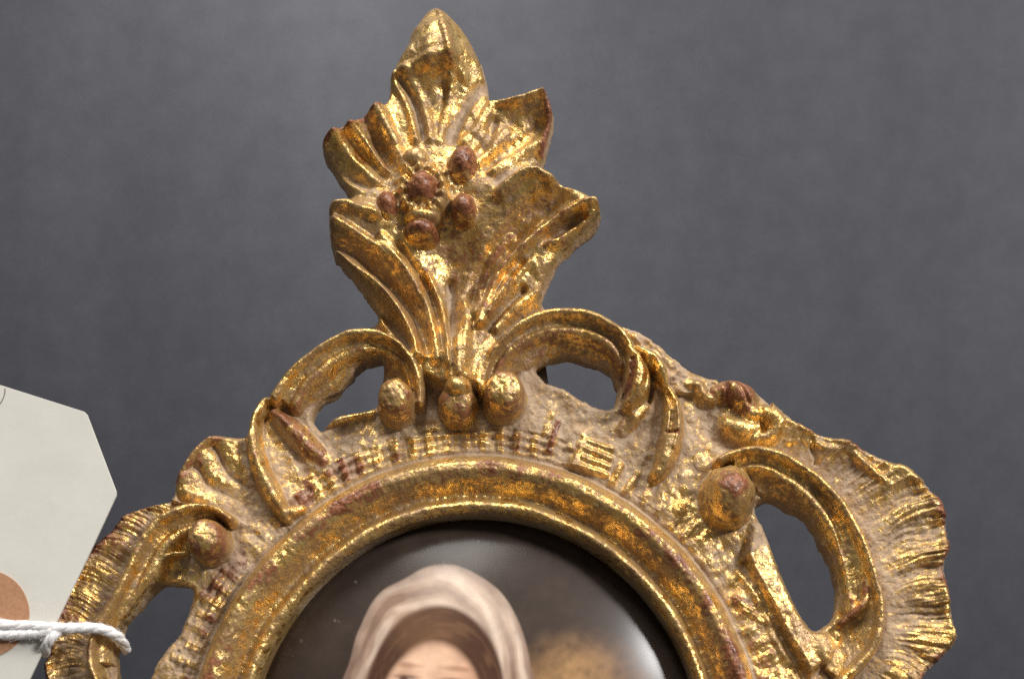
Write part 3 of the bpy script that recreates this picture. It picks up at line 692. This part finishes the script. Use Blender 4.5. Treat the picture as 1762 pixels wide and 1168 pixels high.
# ------------------------------------------------------------------ porcelain plaque with its painted portrait
def srgb(r, g, b): 
    c = np.array((r, g, b))/255.0; return np.where(c < 0.04045, c/12.92, ((c+0.055)/1.055)**2.4)
def plaque():
    st = 1.8
    px = np.arange(380, 1262, st); py = np.arange(845, 1400, st); PX, PY = np.meshgrid(px, py)
    E = ell(PX, PY); keep = E < -9
    C = np.zeros(PX.shape+(3,)); C[:] = srgb(60, 50, 44)
    C *= (1+0.18*fbm(PX, PY, 120, 200, 3))[..., None]
    def bl(mask, col): 
        nonlocal C
        C = C*(1-mask[..., None])+np.asarray(col)*mask[..., None]
    def el(cx, cy, rx, ry, soft, rot=0.0):
        c, s = math.cos(rot), math.sin(rot); u = ((PX-cx)*c+(PY-cy)*s)/rx; v = (-(PX-cx)*s+(PY-cy)*c)/ry
        return sst(1+soft, 1-soft, np.hypot(u, v))
    brush = fbm(PX*0.5+PY, PX-PY*0.4, 26, 211, 3)
    # soft golden bush on the right
    g = el(1000, 1225, 120, 120, 0.35); bl(g*np.clip(0.8+0.25*brush, 0, 1)*0.8, srgb(134, 100, 68))
    bl(el(975, 1205, 80, 85, 0.6)*np.clip(0.55+0.4*brush, 0, 1)*0.6, srgb(176, 138, 94))
    bl(el(770, 1490, 300, 220, 0.05), srgb(96, 58, 46))
    # plain generic sitter: head turned a little to the left under a loose cream veil
    TX, TY = 752, 1215; th = 0.10; ct, st_ = math.cos(th), math.sin(th)
    U = (PX-TX)*ct+(PY-TY)*st_; Vv = -(PX-TX)*st_+(PY-TY)*ct
    wob = 6*vnoise(PX, PY, 60, 221)
    def oval(cx, cy, rx, ry, soft): 
        return sst(1+soft, 1-soft, np.hypot((U-cx+wob*0.3)/rx, (Vv-cy+wob*0.3)/ry))
    vr = np.hypot((U+wob)/165, (Vv+wob)/240); va = np.arctan2(Vv/240, U/165)
    veil = sst(1.02, 0.98, vr)
    bl(veil, srgb(176, 148, 128))
    fold = np.sin(vr*30+1.6*np.sin(va*1.5+0.8)+va*4.0+1.6*fbm(PX, PY, 80, 222, 2)); fold = fold*0.75+0.5*vnoise(vr*200+va*30, va*40, 9.0, 223)
    bl(veil*sst(0.0, 0.8, fold)*0.75, srgb(220, 198, 178)); bl(veil*sst(0.1, 0.8, -fold)*0.70, srgb(122, 94, 80))
    bl(veil*sst(0.55, 1.0, np.cos(va+1.25))*0.35, srgb(226, 208, 190)); bl(veil*sst(0.2, 1.0, np.cos(va-2.9))*0.35, srgb(120, 96, 84))
    bl(veil*sst(0.90, 1.0, vr)*0.5, srgb(110, 86, 76))
    bl(oval(-4, 8, 122, 178, 0.04), srgb(78, 53, 40))
    strand = vnoise(np.hypot(U/1.0, (Vv-20)/1.45), np.arctan2(Vv-20, U)*22, 5.0, 231)+0.5*vnoise(PX, PY, 30, 233)
    bl(oval(-4, 8, 118, 172, 0.08)*sst(0, 1, strand)*0.40, srgb(126, 92, 66)); bl(oval(-30, -120, 50, 40, 0.9)*0.35, srgb(150, 112, 82))
    fc = oval(-8, 48, 95, 152, 0.07)
    bl(fc, srgb(206, 160, 130)); bl(fc*oval(-24, -40, 70, 90, 0.8)*0.75, srgb(234, 196, 166)); bl(fc*sst(20, 95, U)*0.6, srgb(160, 110, 86))
    bl(fc*oval(-60, 40, 45, 45, 0.9)*0.45, srgb(216, 140, 118))
    for sx in (-1, 1):
        cx = -14+sx*42; wd = 22 if sx > 0 else 19
        bl(fc*oval(cx+sx*2, -64, wd+4, 5, 0.7)*0.5, srgb(128, 86, 62)); bl(fc*oval(cx, -48, wd, 12, 0.7)*0.25, srgb(170, 116, 92))
        bl(fc*oval(cx, -36, wd-4, 8, 0.5)*0.75, srgb(206, 180, 160)); bl(fc*oval(cx-4, -36, 8, 8, 0.45)*0.9, srgb(88, 60, 46))
        bl(fc*oval(cx, -43, wd, 4, 0.9)*0.7, srgb(92, 58, 44)); bl(fc*oval(cx, -26, wd, 5, 0.9)*0.35, srgb(166, 112, 90))
    bl(fc*oval(-4, 0, 10, 50, 0.8)*0.4, srgb(168, 114, 90)); bl(fc*oval(-16, 82, 32, 10, 0.5)*0.8, srgb(168, 80, 70))
    C *= (1+0.10*brush)[..., None]
    C *= (1+0.05*fbm(PX, PY, 14, 240, 2))[..., None]
    # dust motes on the glaze
    rr = np.random.RandomState(8)
    for _ in range(26):
        x0, y0 = rr.uniform(440, 1200), rr.uniform(880, 1180); bl(el(x0, y0, rr.uniform(1.4, 2.8), rr.uniform(1.4, 3.2), 0.4)*rr.uniform(0.15, 0.4), srgb(150, 140, 130))
    # dome
    q = np.clip(1+E/415.0, 0, 1)
    hz = -32+70*(1-q**2.3)-8*sst(-34, -12, E)
    P3 = W(PX, PY, hz, 0.0); loc = W(817.0, 1390.0, -30.0)
    nj_, ni_ = PX.shape; id_ = np.arange(nj_*ni_).reshape(nj_, ni_)
    kk = keep[:-1, :-1] & keep[1:, :-1] & keep[:-1, 1:] & keep[1:, 1:]; j, i = np.where(kk)
    Fq = np.stack([id_[j, i], id_[j+1, i], id_[j+1, i+1], id_[j, i+1]], 1)
    u, inv_ = np.unique(Fq.ravel(), return_inverse=True)
    col = np.concatenate([np.clip(C, 0, 1).reshape(-1, 3), np.ones((nj_*ni_, 1))], 1)
    N = NT('glazed_painted_porcelain'); at = N.n('ShaderNodeAttribute', attribute_name='paint')
    co = N.n('ShaderNodeTexCoord').outputs['Object']; nz = N.noise(co, 2500, 2, 0.6); nl = N.noise(co, 260, 4, 0.6)
    N.put(N.b.inputs['Base Color'], at.outputs['Color'])
    N.put(N.b.inputs['Roughness'], N.math('ADD', 0.34, N.math('MULTIPLY', nl, 0.12)))
    N.put(N.b.inputs['Normal'], N.bump(nz, 0.10, 0.00006))
    N.b.inputs['Coat Weight'].default_value = 0.5; N.b.inputs['Coat Roughness'].default_value = 0.21; N.b.inputs['Specular IOR Level'].default_value = 0.1
    me = make_mesh('portrait_plaque', (P3.reshape(-1, 3)-loc)[u], inv_.reshape(-1, 4), None, {'paint': col[u]})
    o = new_obj('portrait_plaque', me, None, N.m); o.location = loc
    tag(o, 'glossy domed porcelain plaque painted with a veiled woman, set inside the gilt frame', 'plaque')
plaque()

# ------------------------------------------------------------------ paper price tag and its string
card = simple_material('off_white_card', (0.575, 0.56, 0.505), 0.75, 0, 90, (0.535, 0.52, 0.465), 0.25, 0.0004)
fibre = simple_material('brown_fibre_disc', (0.42, 0.215, 0.115), 0.8, 0, 1500, (0.33, 0.165, 0.085), 0.3, 0.0001)
pencil = simple_material('pencil_grey', (0.16, 0.16, 0.17), 0.6)
TH = 58.0
tag_loc = W(-60.0, 1300.0, TH)
trt = empty('price_tag', tag_loc); tag(trt, 'blank off-white card tag with brown reinforcing disc, beside the gilt frame', 'tag')
def lifted(px, py, h): return W(px, py, h)
slab('card', [(-330, 720), (-150, 625), (3, 663), (145, 708), (150, 713), (200, 845), (200, 852), (151, 958), (99, 1066), (50, 1170), (-40, 1340), (-330, 1340)], TH-4, TH, card, trt, tag_loc, 0.8, TH)
ang = np.linspace(0, 2*math.pi, 49)[:-1]
slab('reinforcing_disc', [(-24+75*math.cos(a), 1055+75*math.sin(a)) for a in ang], TH-1, TH+2.2, fibre, trt, tag_loc, 0.6, TH)

def tube(name, pts3, r, mat, parent, loc, n=8, ends=True):
    P = np.array(pts3, float); m = len(P); V_, F_ = [], []
    rr = np.broadcast_to(np.asarray(r, float), (m,))
    up = np.array((0, -1.0, 0.2))
    for i in range(m):
        t = P[min(i+1, m-1)]-P[max(i-1, 0)]; t /= np.linalg.norm(t)+1e-12
        a = np.cross(t, up); a /= np.linalg.norm(a)+1e-9; b = np.cross(a, t)
        for k in range(n):
            q = 2*math.pi*k/n; V_.append(P[i]+(a*math.cos(q)+b*math.sin(q))*rr[i])
    for i in range(m-1):
        for k in range(n): F_.append((i*n+k, i*n+(k+1) % n, (i+1)*n+(k+1) % n, (i+1)*n+k))
    return np.array(V_)-loc, np.array(F_)
def join(parts):
    V_, F_, o = [], [], 0
    for v, f in parts: V_.append(v); F_.append(f+o); o += len(v)
    return np.concatenate(V_), np.concatenate(F_)
tube_parts = [tube('pencil_mark', [W(x, y, TH+0.3, TH) for x, y in crom([(-4, 700), (3, 690), (8, 679), (9, 668)], 5)], 0.8*S, pencil, trt, tag_loc, 6)]
v_, f_ = join(tube_parts); new_obj('pencil_mark', make_mesh('pencil_mark', v_, f_), trt, pencil)

cotton = simple_material('white_cotton', (0.88, 0.86, 0.85), 0.9, 0, 1500, (0.74, 0.72, 0.71), 0.6, 0.0002)
def twisted(ctrl, rad, turns, seed, plies=2):
    C3 = crom([(a, b, c) for a, b, c in ctrl], 14); P = W(C3[:, 0], C3[:, 1], C3[:, 2], TH)
    m = len(P); out = []; rs_ = np.random.RandomState(seed)
    T_ = np.gradient(P, axis=0); T_ /= np.linalg.norm(T_, axis=1, keepdims=True)
    A_ = np.cross(T_, (0, -1.0, 0.3)); A_ /= np.linalg.norm(A_, axis=1, keepdims=True); B_ = np.cross(A_, T_)
    ph = np.linspace(0, turns*2*math.pi, m)
    for p in range(plies):
        q = ph+2*math.pi*p/plies
        c = P+(A_*np.cos(q)[:, None]+B_*np.sin(q)[:, None])*(rad*0.30*S)
        out.append(tube('s', c, rad*0.72*S, None, None, st_loc, 8))
    for _ in range(int(m*3.0)):          # loose fibres
        i = rs_.randint(2, m-3); d = rs_.normal(size=3); d /= np.linalg.norm(d)
        p0 = P[i]+d*rad*0.7*S; p1 = p0+(d*rs_.uniform(0.1, 0.8)+T_[i]*rs_.uniform(-2.2, 2.2))*rad*S
        out.append(tube('f', [p0, (p0+p1)/2+d*0.2*rad*S, p1], 0.22*S, None, None, st_loc, 3))
    return out
st_loc = W(90.0, 1090.0, TH)
sroot = empty('tag_string', st_loc); tag(sroot, 'white cotton string looped round the left bar of the gilt frame', 'string')
F1 = twisted([(-40, 1066, 64), (10, 1076, 67), (50, 1078, 68), (88, 1081, 70), (125, 1082, 68), (155, 1080, 62), (180, 1083, 52), (195, 1090, 34), (198, 1098, 8), (190, 1102, -40)], 8.4, 4, 1, 3)
v_, f_ = join(F1); new_obj('strand', make_mesh('strand', v_, f_), sroot, cotton)
F2 = twisted([(-40, 1090, 64), (10, 1093, 66), (45, 1092, 67), (70, 1091, 68), (90, 1087, 70), (104, 1082, 64), (112, 1080, 52)], 8.2, 3.5, 2, 3)
v_, f_ = join(F2); new_obj('strand', make_mesh('strand', v_, f_), sroot, cotton)
F3 = twisted([(104, 1086, 66), (94, 1098, 72), (84, 1108, 66), (74, 1116, 46), (64, 1116, 10), (60, 1112, -40)], 8.2, 1.5, 3, 3)
v_, f_ = join(F3); new_obj('strand', make_mesh('strand', v_, f_), sroot, cotton)
